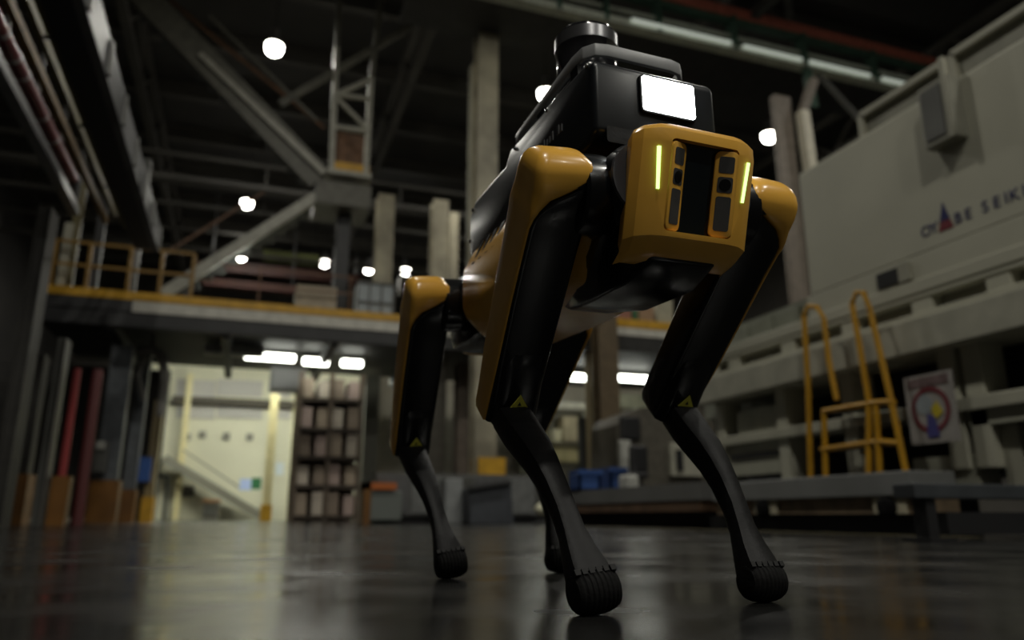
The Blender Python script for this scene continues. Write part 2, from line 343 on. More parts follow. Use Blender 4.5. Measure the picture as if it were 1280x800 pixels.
# hangers and uprights that carry the left runs
for px, py0, py1, Y, m, lb in [(104, 230, 355, 15.25, ol, 'olive upright post carrying the overhead runs above the kerb'),
                               (88, 280, 355, 15.15, PALE(), 'pale upright post at the left end of the kerb'),
                               (150, 120, 320, 15.4, DSTEEL(), 'dark upright post beside the flanged girder'),
                               (185, 200, 345, 15.35, STEEL(), 'grey upright post right of the flanged girder')]:
    a, b = at(px, py0, 1, Y), at(px, py1, 1, Y)
    t = thing('upright_post', (a.x, Y, zk), lb, 'post')
    G().bar((a.x, Y, zk), (a.x, Y, a.z), .14).build('post_shaft', m, t)
    G().box(a.x-.12, a.x+.12, Y-.12, Y+.12, zk, zk+.05).build('foot_plate', m, t)
# ------------------------------------------------------------------ columns with guards below the mezzanine, left
og = mat('guard_orange', (.17, .07, .008), .5, noise=.35, scale=2)
def guard_post(px0, px1, pyt, gy, Y, m, label, gm=og, lean=0):
    a, b = at(px0, 600, 1, Y), at(px1, 600, 1, Y); z1 = min(at((px0+px1)/2, pyt, 1, Y).z, zb-.05) if Y > YM else at((px0+px1)/2, pyt, 1, Y).z
    t = thing('guarded_post', ((a.x+b.x)/2, Y, 0), label, 'column'); w = b.x-a.x
    G().box(a.x+w*.15, b.x-w*.15, Y+.05, Y+.3, 0, z1).build('post_shaft', m, t)
    G().box(a.x+w*.12, a.x+w*.22, Y+.01, Y+.34, 0, z1).build('flange', m, t)
    G().box(b.x-w*.22, b.x-w*.12, Y+.01, Y+.34, 0, z1).build('flange', m, t)
    if gy: G().box(a.x, b.x, Y-.05, Y+.4, 0, at(px0, gy, 1, Y).z).build('base_guard', gm, t)
    return t
dk = mat('post_dark', (.03, .028, .024), .6, noise=.4); bl = mat('post_bluegrey', (.11, .12, .13), .5, noise=.3)
guard_post(-12, 12, 250, None, 8.2, dk, 'dark steel column at the far left edge')
guard_post(2, 36, 440, 592, 12.5, dk, 'dark column with dull orange guard beside the dark steel column')
guard_post(44, 58, 420, None, 11.2, STEEL(), 'thin dark post left of the red standpipe')
guard_post(113, 150, 430, 600, 15.5, bl, 'wide blue grey column with orange base guard')
guard_post(151, 172, 430, 612, 16.5, bl, 'narrow blue grey column with orange base guard')
guard_post(180, 195, 500, 621, 17.2, mat('post_tan', (.3, .23, .11), .5), 'tan post with bright yellow base guard beside the white room', SAFE())
t = thing('standpipe', at(72, 645, 1, 11.5), 'slim red standpipe with yellow foot among the dark columns', 'pipe')
q0 = at(80, 460, 1, 11.5); q = at(70, 645, 1, 11.5)
G().tube([(q.x, 11.5, .0), (q.x, 11.5, q0.z)], .05, 10).build('pipe_run', mat('pipe_red_dull', (.25, .03, .03), .5), t, 40)
G().tube([(q.x+.25, 11.5, .0), (q.x+.25, 11.5, q0.z)], .07, 10).build('pipe_run', mat('pipe_maroon', (.09, .02, .02), .5), t, 40)
a = at(60, 595, 1, 11.4); G().box(q.x-.09, q.x+.12, 11.38, 11.62, 0, a.z).build('base_guard', og, t)
solo(pbox(173, 571, 186, 602, 16.99, .22), 'notice_box', mat('box_blue', (.03, .10, .35), .5), 'small blue box fixed on the tan post', 'box')
t = thing('control_unit', at(126, 560, 1, 15.2), 'small grey control unit with pale lamp on the wide column', 'control box')
g = pbox(119, 552, 131, 590, 15.28, .2); g.build('unit_body', STEEL(), t)
pbox(121, 551, 130, 561, 15.22, .08).build('indicator', mat('indicator_pale', (.6, .6, .55), .4), t)
solo(G().box(-6.5, at(118, 648, 1, 18).x, 18, 18.25, 0, .09), 'floor_kerb', mat('kerb_pale', (.42, .4, .36), .6), 'pale low kerb lying on the floor between the left columns', 'kerb')
# bent duct at top of the bright bay
t = thing('bent_duct', at(190, 440, 1, 15.8), 'bent grey duct dropping from the deck beside the white room', 'duct')
G().tube([at(x, y, 1, 16.2) for x, y in ((150, 455), (168, 442), (190, 436), (204, 446), (206, 480), (200, 520))], .085, 12).build('duct_run', mat('duct_dusty', (.22, .21, .19), .6, noise=.2), t, 50)
G().tube([at(x, y, 1, 16.2) for x, y in ((180, 500), (172, 470), (182, 445))], .05, 10).build('duct_branch', MATS['duct_dusty'], t, 50)
q = at(190, 436, 1, 16.2); G().bar(q, (q.x, q.y, zb+.16), .05).build('hanger', DSTEEL(), t)
# ================================================================== WHITE ROOM under the deck
YF = 26.5
def F_(px, py): return at(px, py, 1, YF)
wf = struct(G().box(F_(150, 600).x, F_(700, 600).x, YF, YF+.2, 0, 4.9), 'wall_room', mat('room_cream', (.66, .64, .50), .6, noise=.06, scale=.6))
a, b = F_(215, 472), F_(365, 508)
for px0, px1 in ((222, 268), (272, 327), (345, 362)):
    p0, p1 = F_(px0, 474), F_(px1, 497)
    G().box(p0.x, p1.x, YF-.06, YF, p1.z, p0.z).build('wall_panel', mat('panel_white', (.44, .42, .40), .5), wf)
    p0, p1 = F_(px0, 508), F_(px1, 524)
    G().box(p0.x, p1.x, YF-.06, YF, p1.z, p0.z).build('wall_panel', MATS['panel_white'], wf)
g = G().box(F_(208, 500).x, F_(372, 500).x, YF-.3, YF-.1, F_(0, 506).z, F_(0, 499).z)
p0, p1 = at(215, 499, 1, YF-.3), at(372, 506, 1, YF-.3); p0.z = at(290, 498, 1, YF-.3).z; p1.z = at(290, 507, 1, YF-.3).z
solo(G().box(p0.x, p1.x, YF-.35, YF-.12, p1.z, p0.z), 'wall_beam', mat('beam_brown', (.05, .04, .025), .6), 'dark brown beam crossing the upper white room wall', 'beam')
for px, py in ((234, 546), (253, 543), (283, 545), (312, 546)):
    p0, p1 = F_(px-4, py-4), F_(px+4, py+5)
    tag(G().box(p0.x, p1.x, YF-.09, YF, p1.z, p0.z).build('wall_fitting', mat('fitting_grey', (.22, .21, .18), .6), None), 'small square grey fitting in the row on the cream wall', 'fitting', 'square fittings on the cream wall')
# stair against the cream wall
ws = thing('wall_stair', at(325, 645, 1, YF-.9), 'grey stair descending along the cream wall of the room', 'staircase')
s0, s1 = at(205, 573, 1, YF-.9), at(326, 645, 1, YF-.9)
G().bar(s0, s1, .08, .25).build('stringer', mat('stair_olive', (.2, .19, .15), .6), ws)
G().bar(s0+V((0, .4, 0)), s1+V((0, .4, 0)), .08, .25).build('stringer', MATS['stair_olive'], ws)
for k in range(1, 11): p = s0.lerp(s1, k/11); G().box(p.x-.1, p.x+.1, p.y, p.y+.4, p.z, p.z+.03).build('tread', MATS['stair_olive'], ws)
G().bar(at(228, 562, 1, YF-.9), at(300, 610, 1, YF-.9), .05).build('handrail', MATS['stair_olive'], ws)
h0, h1 = at(205, 572, 1, YF-.9), at(190, 572, 1, YF-.9); G().box(h1.x, h0.x, YF-.9, YF-.05, h0.z-.1, h0.z).build('landing', MATS['stair_olive'], ws)
creamp = mat('post_cream', (.72, .64, .36), .5, noise=.1)
def room_post(px0, px1, pyt, Y, lb, guard=True):
    a, b = at(px0, 600, 1, Y), at(px1, 600, 1, Y); z1 = at(px0, pyt, 1, Y).z
    t = thing('room_post', ((a.x+b.x)/2, Y, 0), lb, 'post'); 
    G().box(a.x, b.x, Y, Y+.08, 0, z1).build('flange', creamp, t); w = b.x-a.x
    G().box(a.x+w*.4, b.x-w*.4, Y+.08, Y+.3, 0, z1).build('web', creamp, t)
    if guard: G().box(a.x-.03, b.x+.03, Y-.04, Y+.34, 0, at(px0, 631, 1, Y).z).build('base_guard', SAFE(), t)
room_post(330, 341, 492, 22.5, 'cream post with yellow base guard in front of the white room wall')
room_post(361, 369, 492, 24, 'cream post beside the storage rack without base guard', False)
room_post(220, 228, 466, 26.1, 'cream post at the left edge of the white room', False)
t = thing('notice_board', F_(236, 620), 'small dark framed notice on the cream wall under the stair', 'notice')
p0, p1 = F_(229, 607), F_(242, 621)
G().box(p0.x, p1.x, YF-.05, YF, p1.z, p0.z).build('board', mat('notice_dark', (.07, .07, .07), .5), t)
G().box(p0.x+.06, p1.x-.06, YF-.06, YF-.05, p1.z+.06, p0.z-.06).build('sheet', mat('notice_sheet', (.14, .14, .14), .6), t)
t = thing('tool_trolley', at(263, 650, 1, 23), 'small grey trolley with orange top on the room floor', 'trolley')
p0, p1 = at(254, 624, 1, 23), at(272, 650, 1, 23)
G().box(p0.x, p1.x, 23, 23.5, 0, p0.z-.08).build('trolley_body', mat('trolley_grey', (.3, .29, .24), .6), t)
G().box(p0.x-.02, p1.x+.02, 22.97, 23.53, p0.z-.08, p0.z).build('trolley_top', mat('trolley_orange', (.5, .27, .12), .6), t)
for k in range(2): G().box(p0.x+.05, p1.x-.05, 22.98, 23, .15+.22*k, .32+.22*k).build('drawer', mat('drawer_dark', (.15, .15, .13), .5), t)
for px0, py0, px1, py1, col, lb in [(300, 600, 313, 614, (.45, .55, .85), 'pale blue sign beside the green sign on the cream wall'),
                                    (314, 599, 325, 613, (.02, .13, .05), 'dark green sign on the cream wall beside the cream post'),
                                    (345, 578, 354, 594, (.62, .68, .72), 'pale notice sheet on the wall right of the cream post')]:
    p0, p1 = F_(px0, py0), F_(px1, py1)
    solo(G().box(p0.x, p1.x, YF-.95, YF-.9, p1.z, p0.z) if px0 < 330 else G().box(p0.x, p1.x, YF-.04, YF, p1.z, p0.z), 'wall_sign', mat('sign_%d' % px0, col, .5), lb, 'sign')
t = thing('room_door', at(197, 645, 1, YF-.3), 'dark teal door frame at the left of the white room', 'door')
p0, p1 = at(193, 597, 1, 19), at(206, 650, 1, 19)
G().box(p0.x, p0.x+.06, 19, 19.1, 0, p0.z).build('jamb', mat('jamb_teal', (.03, .05, .05), .5), t)
G().box(p1.x-.06, p1.x, 19, 19.1, 0, p0.z).build('jamb', MATS['jamb_teal'], t)
G().box(p0.x, p1.x, 19, 19.1, p0.z, p0.z+.06).build('lintel', MATS['jamb_teal'], t)
struct(G().box(HX0, at(197, 600, 1, 19.3).x, 19.52, 19.6, 0, zb), 'wall_partition', mat('partition_dark', (.035, .033, .03), .7, noise=.3))
# tubes under the deck
def tube_lamp(px0, px1, py, Y, lb, es=9, hh=.07, zc=None):
    a, b = at(px0, py, 1, Y), at(px1, py, 1, Y); z = (a.z+b.z)/2
    t = thing('tube_lamp', ((a.x+b.x)/2, Y, z), lb, 'lamp')
    G().box(a.x-.03, b.x+.03, Y-.06, Y+.14, z+hh, z+hh+.06).build('lamp_tray', STEEL(), t)
    for x in (a.x+.1, b.x-.1): G().bar((x, Y, z+hh), (x, Y, zc or zb+.15), .03).build('hanger', STEEL(), t)
    G().box(a.x, b.x, Y-.05, Y+.12, z-hh, z+hh).build('diffuser', mat('tube_glow_%d' % int(es), (1, 1, 1), .5, emit=(.98, 1, .88), es=es), t, bevel=.03)
tube_lamp(306, 369, 446, 17, 'long glowing tube lamp under the deck left of the rack')
tube_lamp(379, 411, 452, 17, 'short glowing tube lamp above the middle of the rack')
tube_lamp(427, 453, 454, 17, 'short glowing tube lamp above the right end of the rack')
tube_lamp(655, 690, 466, 17, 'glowing tube lamp behind the robot shin under the raised deck', 10, zc=z4)
tube_lamp(700, 738, 471, 17, 'glowing tube lamp left of the wood coloured column', 10, zc=z4)
tube_lamp(767, 812, 473, 17, 'glowing tube lamp right of the wood coloured column', 10, zc=z4)
for i, (x, y) in enumerate(((-1.2, 22), (1.5, 22), (4.5, 21.5))):
    t = thing('tube_lamp', (x, y, 4.7), 'ceiling tube lamp inside the white room above the floor', 'lamp', 'white room ceiling tubes')
    G().box(x-.7, x+.7, y-.12, y+.12, 4.72, 4.9).build('lamp_tray', STEEL(), t)
    G().box(x-.65, x+.65, y-.08, y+.08, 4.65, 4.72).build('diffuser', mat('room_tube_glow', (1, 1, 1), .5, emit=(.97, 1, .84), es=170), t)
struct(G().box(F_(150, 600).x, 5.6, 19.6, YF, 4.9, 5.0), 'ceiling_room', mat('room_soffit', (.2, .2, .18), .6))
t = thing('hanging_cabinet', at(355, 475, 1, 18), 'grey cabinet hung below the deck beside the rack', 'cabinet')
pbox(339, 458, 381, 489, 18, .5).build('cabinet_body', mat('cab_grey', (.19, .19, .19), .5), t)
pbox(343, 462, 377, 486, 17.97, .04).build('door', mat('cab_grey2', (.24, .24, .24), .5), t)
p = at(360, 458, 1, 18.2); G().bar(p, (p.x, p.y, zb), .06).build('hanger', DSTEEL(), t)
solo(pbox(256, 430, 330, 444, 16.6, .4), 'supply_duct', mat('duct_grey', (.36, .36, .33), .6), 'flat grey supply duct under the deck left of the tubes', 'duct')
# ------------------------------------------------------------------ storage rack with cartons
YR = 17.5
rk = thing('storage_rack', at(410, 650, 1, YR), 'tall brown storage rack of stacked cartons under the tubes', 'rack')
woodm = mat('rack_brown', (.16, .12, .085), .6, noise=.3); dkb = mat('rack_dark', (.07, .05, .035), .6, noise=.3)
ra, rb = at(368, 600, 1, YR).x, at(447, 600, 1, YR).x
ztop = at(400, 466, 1, YR).z
for x in (ra, (ra+rb)/2, rb):
    for y in (YR, YR+1.0): G().box(x-.05, x+.05, y-.05, y+.05, 0, ztop).build('upright', woodm, rk)
G().box(ra, rb, YR+.85, YR+.9, 0, ztop-.3).build('back_panel', mat('rack_back', (.24, .19, .15), .7, noise=.3), rk)
lev = [at(410, y, 1, YR).z for y in (646, 608, 572, 537, 500)]
for z in lev: 
    z = max(z, .06)
    G().box(ra, rb, YR-.06, YR+1.05, z-.05, z+.03).build('shelf', dkb, rk)
cols = [(.46, .37, .28), (.66, .58, .48), (.33, .26, .2), (.55, .42, .37)]
for k, z in enumerate(lev):
    z = max(z, .06); h = (lev[k+1] if k < 4 else ztop)-z-.16
    for j in range(4):
        w = (rb-ra)/4; x = ra+w*j+.055; ww = w-.11
        hh = h*random.uniform(.85, 1.1); 
        cw = ['mid brown', 'pale tan', 'dark brown', 'rosy brown'][(k+j) % 4]; lb = ['bottom', 'second lowest', 'middle', 'second highest', 'top'][k]
        solo(G().box(x, x+ww, YR-.02+.05*random.random(), YR+.8, z+.03, z+.03+hh), 'carton', mat('carton_%d' % ((k+j) % 4), cols[(k+j) % 4], .7, noise=.2),
             '%s carton on the %s shelf of the storage rack' % (cw, lb), 'carton', 'cartons on the %s rack shelf' % lb, bevel=.012)
struct(G().box(at(452, 600, 1, 18.4).x, at(470, 600, 1, 18.4).x, 18.4, 18.7, 0, zb), 'wall_pier', mat('pier_olive', (.14, .14, .11), .6))
# ------------------------------------------------------------------ dim bay behind robot legs
bayw = struct(G().box(at(468, 600, 1, 20).x, 13, 20, 20.2, 0, zb+.6), 'wall_bay', mat('bay_wall', (.30, .28, .22), .6, noise=.3, scale=.7))
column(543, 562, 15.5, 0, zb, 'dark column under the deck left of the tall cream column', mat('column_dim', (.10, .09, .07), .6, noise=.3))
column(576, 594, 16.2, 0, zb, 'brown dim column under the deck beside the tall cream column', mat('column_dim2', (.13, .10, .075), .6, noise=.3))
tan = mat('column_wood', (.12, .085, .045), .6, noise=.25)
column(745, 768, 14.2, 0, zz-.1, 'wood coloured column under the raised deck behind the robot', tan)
column(736, 743, 14.9, 0, zz-.3, 'thin cream stanchion beside the wood coloured column', mat('stanchion_cream', (.45, .38, .24), .5))
for px0, py0, px1, py1, Y, col, nm, lb, ct in [
    (661, 500, 735, 512, 18.5, (.62, .6, .5), 'wall_shelf', 'white upper shelf behind the robot shin', 'shelf'),
    (766, 492, 815, 512, 18.5, (.5, .5, .36), 'wall_shelf', 'cream upper shelf right of the wood coloured column', 'shelf'),
    (686, 536, 702, 552, 18.0, (.66, .62, .42), 'parcel', 'bright cream parcel on the shelves behind the robot shin', 'parcel'),
    (704, 520, 724, 552, 18.0, (.46, .40, .26), 'parcel', 'tan tall parcel on the shelves behind the robot shin', 'parcel'),
    (692, 553, 726, 578, 18.0, (.52, .46, .24), 'parcel', 'yellowish wide parcel on the lower shelf behind the robot shin', 'parcel')]:
    solo(pbox(px0, py0, px1, py1, Y, .5), nm, mat('bay_%d_%d' % (px0, py0), col, .6, noise=.3, scale=4), lb, ct, bevel=.01)
t = thing('shelf_unit', at(700, 640, 1, 17.9), 'low olive shelf unit carrying parcels behind the robot shin', 'shelf')
sh = mat('shelf_olive', (.2, .19, .14), .6, noise=.3)
for px in (660, 690, 732): q = at(px, 600, 1, 17.95); G().box(q.x-.03, q.x+.03, 17.95, 18.5, 0, at(px, 512, 1, 17.95).z).build('upright', sh, t)
for py in (512, 553, 579, 612): q0, q1 = at(658, py, 1, 17.95), at(734, py, 1, 17.95); G().box(q0.x, q1.x, 17.93, 18.55, (q0.z+q1.z)/2-.05, (q0.z+q1.z)/2).build('shelf_board', sh, t)
# dark equipment
blk = mat('equipment_black', (.012, .012, .013), .5); 
t = thing('speaker_cabinet', at(734, 600, 1, 15.6), 'tall narrow black cabinet left of the wood coloured column', 'cabinet')
pbox(728, 521, 741, 600, 15.6, .3, 0).build('cabinet_body', blk, t, bevel=.02)
pbox(730, 525, 739, 550, 15.57, .04).build('grille', mat('grille_dark', (.03, .03, .03), .6), t)
t = thing('press_housing', at(815, 640, 1, 13.2), 'dark arched machine housing behind the robot knee', 'machine')
hm = mat('housing_dark', (.095, .085, .065), .6, noise=.3)
pts = [at(x, y, 1, 13.2) for x, y in ((772, 640), (772, 530), (780, 518), (800, 510), (830, 506), (870, 508), (900, 520), (900, 640))]
pts[0].z = 0; pts[-1].z = 0
G().prism(pts, (0, 1.2, 0)).build('housing_shell', hm, t)
pbox(776, 520, 802, 550, 13.12, .1).build('dark_hood', blk, t, bevel=.03)
pbox(838, 553, 880, 596, 13.05, .15).build('side_panel', mat('panel_pale', (.36, .35, .28), .5, noise=.2), t, bevel=.02)
pbox(846, 562, 855, 588, 13.0, .08).build('panel_slot', VOID(), t)
t = thing('office_chair', at(795, 640, 1, 12.3), 'black padded swivel chair in front of the dark housing', 'chair')
q = at(798, 590, 1, 12.3)
pbox(788, 556, 812, 592, 12.45, .12).build('backrest', blk, t, bevel=.05)
pbox(778, 590, 812, 598, 11.95, .5).build('seat', blk, t, bevel=.03)
zs = at(790, 598, 1, 12.2).z
G().tube([(q.x, 12.2, .06), (q.x, 12.2, zs)], .03, 10).build('gas_column', STEEL(), t)
for k in range(5):
    an = k*2*math.pi/5; G().bar((q.x, 12.2, .07), (q.x+.3*math.cos(an), 12.2+.3*math.sin(an), .04), .04).build('foot', blk, t)
G().bar((q.x, 12.42, zs), (q.x, 12.5, at(798, 575, 1, 12.45).z), .05).build('back_stem', blk, t)
solo(pbox(776, 550, 790, 592, 12.9, .15, 0), 'folding_screen', mat('panel_offwhite', (.42, .42, .38), .5), 'off white upright panel beside the black swivel chair', 'panel', bevel=.02)
# ------------------------------------------------------------------ long low platform line along the machine side
def bin_box(px0, py0, px1, py1, Y, dep, col, name, lb, cat):
    a, b = at(px0, py0, 1, Y), at(px1, py1, 1, Y); b.z = .44; t = thing(name, ((a.x+b.x)/2, Y, b.z), lb, cat); m = mat(name+'_%d' % px0, col, .5, noise=.15); w = .03
    G().box(a.x, b.x, Y, Y+w, b.z, a.z).build('side_panel', m, t); G().box(a.x, b.x, Y+dep-w, Y+dep, b.z, a.z).build('side_panel', m, t)
    G().box(a.x, a.x+w, Y, Y+dep, b.z, a.z).build('side_panel', m, t); G().box(b.x-w, b.x, Y, Y+dep, b.z, a.z).build('side_panel', m, t)
    G().box(a.x, b.x, Y, Y+dep, b.z, b.z+w).build('bottom', m, t)
    g = G(); zt_ = a.z
    G().box(a.x-.03, b.x+.03, Y-.03, Y, zt_-.06, zt_).build('rim', m, t)
PZ = at(620, 606, 1, 10.8).z
pl = thing('low_platform', (3.6, 9, 0), 'long low grey work platform behind the robot legs', 'platform')
gm = mat('platform_grey', (.16, .16, .155), .5, noise=.2, scale=1.5)
G().box(4.25, 5.04, 6.55, 10.3, .27, .44).build('platform_top', gm, pl)
G().box(4.265, 5.04, 6.6, 10.3, .16, .27).build('apron', mat('apron_rust', (.14, .08, .045), .6, noise=.5, scale=4), pl)
G().box(4.5, 5.04, 6.8, 10.3, 0, .16).build('plinth', VOID(), pl)  # black colour stands in for the shadow band under the platform
pw = thing('base_wall', (3.4, 11.5, 0), 'dark grey cabinet row behind the rear robot legs', 'cabinet')
a = at(470, 612, 1, 12.2); b = at(705, 600, 1, 12.2)
G().box(a.x, b.x, 12.2, 13, .12, at(600, 593, 1, 12.2).z).build('cabinet_body', mat('cab_dim', (.12, .12, .115), .6, noise=.3, scale=1.5), pw)
G().box(a.x, b.x, 12.3, 13, 0, .12).build('plinth', VOID(), pw)  # same black for the base shadow under the cabinet row
for k in range(6):
    w = (b.x-a.x)/6; G().box(a.x+w*k+.03, a.x+w*(k+1)-.03, 12.17, 12.2, .16, at(600, 593, 1, 12.2).z-.05).build('door', mat('cab_door_%d' % (k % 3), [(.10, .10, .10), (.17, .175, .17), (.085, .085, .075)][k % 3], .5, noise=.3), pw)
ZC = at(600, 593, 1, 12.2).z
solo(pbox(557, 598, 578, 636, 11.6, .4, 0), 'steel_locker', mat('locker_grey', (.26, .27, .27), .5, noise=.15), 'light grey steel box beside the rear robot shin', 'box', bevel=.015)
t = thing('tilted_bin', at(615, 636, 1, 11), 'dark slate bin with slanted top behind the robot legs', 'bin')
pts = [at(x, y, 1, 11.2) for x, y in ((586, 611), (639, 603), (643, 634), (588, 636))]; pts[2].z = 0.0; pts[3].z = 0.0
G().prism(pts, (0, .5, 0)).build('bin_body', mat('bin_slate', (.055, .06, .07), .5, noise=.2), t, bevel=.015)
p0, p1 = at(586, 610, 1, 11.15), at(639, 602, 1, 11.15); G().bar(p0, p1, .1, .05).build('rim', DSTEEL(), t)
t = thing('part_bin', at(475, 645, 1, 12), 'grey bin in an orange frame left of the rear robot shin', 'bin')
p0, p1 = at(456, 603, 1, 11.7), at(503, 640, 1, 11.7)
G().box(p0.x+.1, p1.x, 11.75, 12.15, .05, p0.z-.12).build('bin_body', mat('bin_greygreen', (.14, .155, .14), .6), t, bevel=.02)
G().box(p0.x, p0.x+.1, 11.7, 12.15, 0, p0.z).build('frame_post', og, t); G().box(p0.x, p1.x-.1, 11.7, 12.15, p0.z-.1, p0.z).build('frame_bar', mat('frame_redorange', (.45, .12, .02), .5), t)
t = thing('cone_lamp', at(675, 640, 1, 10.6), 'small cream round lamp standing low behind the robot shin', 'lamp')
q = at(676, 637, 1, 10.6); G().lathe((q.x, 10.6, 0), (0, 0, 1), [(0, .12), (.03, .12), (.05, .04), (.1, .04)], 16).build('foot', DSTEEL(), t)
G().lathe((q.x, 10.6, q.z-.09), (0, 0, 1), [(0, .02), (.03, .07), (.09, .095), (.15, .07), (.18, .02)], 16).build('globe', mat('globe_cream', (.6, .58, .42), .5), t, 40)
bin_box(724, 587, 750, 606, 9.4, .35, (.03, .08, .26), 'blue_bin', 'blue plastic bin on the platform left of the wood coloured column', 'bin')
bin_box(763, 584, 782, 604, 9.4, .35, (.03, .07, .22), 'blue_bin', 'blue plastic bin on the platform near the black swivel chair', 'bin')
solo(pbox(785, 593, 800, 606, 8.9, .3, .44), 'white_sack', mat('sack_white', (.5, .5, .46), .7, noise=.2), 'small off white sack on the platform beside the blue bin', 'sack', bevel=.04)

# ================================================================== THE BIG MACHINE on the right
XM = 4.6
def Mq(px, py, X=XM): return at(px, py, 0, X)
mc = thing('press_machine', (XM+.8, 3, 0), 'big cream industrial machine with blue lettering on its side', 'machine')
cr = CREAM()
yE = Mq(1006, 300).y                      # far end of the upper housing
zT, zP = 3.15, 1.98
G().box(XM, XM+2.2, -2.5, yE, zP, zT).build('upper_housing', cr, mc, bevel=.02)
G().box(XM+.35, XM+2.2, -2.5, yE-.1, .44, zP).build('inner_wall', VOID(), mc)
# beam levels on the front
def mb(name, yl, yr, z0, z1, x0=XM, x1=XM+.3, m=None, bevel=.008): return G().box(x0, x1, yr, yl, z0, z1).build(name, m or cr, mc, bevel=bevel)
yL = Mq(884, 490).y
mb('long_beam', yL, -2.5, 1.25, 1.49, XM-.12, XM+.35, mat('machine_beam', (.43, .42, .34), .5, noise=.15))
mb('slot_rail', yL, -2.5, 1.70, 1.80, XM-.02, XM+.3)
for px in (889, 916, 985, 1065, 1160, 1262):
    y = Mq(px, 450).y; mb('mullion', y+.08, y-.10, 1.48, 1.72)
G().box(XM+.1, XM+.3, -2.5, yL-.05, 1.48, 1.72).build('slot_backing', mat('slot_backing', (.30, .29, .23), .6), mc)
mb('slot_lip', yL, -2.5, 1.485, 1.56, XM-.01, XM+.1)
mb('slot_lip', yL, -2.5, 1.66, 1.71, XM-.01, XM+.1)
mb('face_plate', Mq(1010, 380).y, -2.5, 1.79, 1.99)
y0, y1 = Mq(1100, 370).y, Mq(1127, 370).y
G().box(XM-.015, XM+.02, y1, y0, 1.83, 1.95).build('window_recess', VOID(), mc)
G().box(XM-.03, XM+.02, y1-.12, y1-.02, 1.82, 1.96).build('window_shutter', PALE(), mc)
# lower front
mb('lower_beam', yL-.2, -2.5, .80, .89, XM-.02, XM+.3)
for px in (898, 975, 1060, 1190, 1222):
    y = Mq(px, 540).y; mb('leg_post', y+.06, y-.08, .42, 1.26, XM+.02, XM+.25)
G().box(XM+.05, XM+.25, Mq(970, 510).y, Mq(915, 510).y, .87, 1.12).build('inspection_panel', mat('panel_pale2', (.40, .40, .32), .5, noise=.15), mc)
G().box(XM+.05, XM+.25, Mq(985, 580).y, Mq(905, 580).y, .5, .80).build('lower_panel', MATS['panel_pale2'], mc)
G().box(XM+.03, XM+.06, Mq(970, 580).y, Mq(910, 580).y, .66, .70).build('panel_slot', VOID(), mc)
G().box(XM+.05, XM+.25, Mq(1215, 580).y, Mq(1135, 580).y, .32, .52).build('lower_panel', MATS['panel_pale2'], mc)
G().box(XM+.02, XM+.25, Mq(1280, 500).y-.6, Mq(1205, 500).y, .70, .90).build('lower_panel', MATS['panel_pale2'], mc)
G().box(XM+.1, XM+.16, Mq(1252, 500).y, Mq(1230, 500).y, .3, .74).build('side_post', PALE(), mc)
# roof frames
fr = mat('machine_frame_grey', (.24, .235, .19), .5, noise=.2)
def frame(pxl, pxr, h, name):
    y0, y1 = Mq(pxl, 120).y, Mq(pxr, 60).y
    G().box(XM+.12, XM+.15, y1, y0, zT, zT+h).build(name, fr, mc)
    G().bar((XM+.1, y0, zT+h), (XM+.1, y1, zT+h), .05).build('frame_bar', PALE(), mc)
    for y in (y0, y1): G().bar((XM+.1, y, zT), (XM+.1, y, zT+h), .05).build('frame_post', PALE(), mc)
frame(1062, 1165, .24, 'frame_panel'); frame(1186, 1400, .26, 'frame_panel')
y0, y1 = Mq(1148, 130, XM-.12).y, Mq(1186, 130, XM-.12).y
z1, z0 = Mq(1150, 112, XM-.12).z, Mq(1165, 184, XM-.12).z
t_ = G().box(XM-.12, XM, y1-.02, y0, z0, z1).build('side_hood', fr, mc, bevel=.01)
G().box(XM-.13, XM-.09, y1-.01, y1+.03, z0, z1+.14).build('hood_frame', PALE(), mc)
G().box(XM-.13, XM-.119, y1+.05, y0-.03, z0+.05, z1-.04).build('hood_panel', STEEL(), mc)
# text on the side
blue = mat('letter_blue', (.015, .018, .10), .5); red2 = mat('letter_red', (.17, .02, .03), .5)
zt0 = 2.10
def glyph(ch, y, size, z=zt0, m=blue):
    mt = Matrix(((0, 0, -1, XM-.003), (-1, 0, 0, y), (0, 1, 0, z), (0, 0, 0, 1)))
    return text_mesh(ch, size, 'lettering', m, mt, mc)
yt = Mq(1150, 283).y; adv = .083
for i, ch in enumerate('OY'): glyph(ch, yt-i*adv, .115)
ya = yt-2*adv-.005
G().prism([(XM-.002, ya, zt0+.06), (XM-.002, ya-.085, zt0+.06), (XM-.002, ya-.0425, zt0+.2)], (-.003, 0, 0)).build('lettering', blue, mc)
G().prism([(XM-.002, ya+.02, zt0-.01), (XM-.002, ya-.105, zt0-.01), (XM-.002, ya-.085, zt0+.055), (XM-.002, ya, zt0+.055)], (-.003, 0, 0)).build('lettering', red2, mc)
for i, ch in enumerate('BE'): glyph(ch, ya-.115-i*adv, .115)
for i, ch in enumerate('SEIKI'): glyph(ch, ya-.115-2*adv-.05-[0, .083, .165, .2, .29][i], .115)
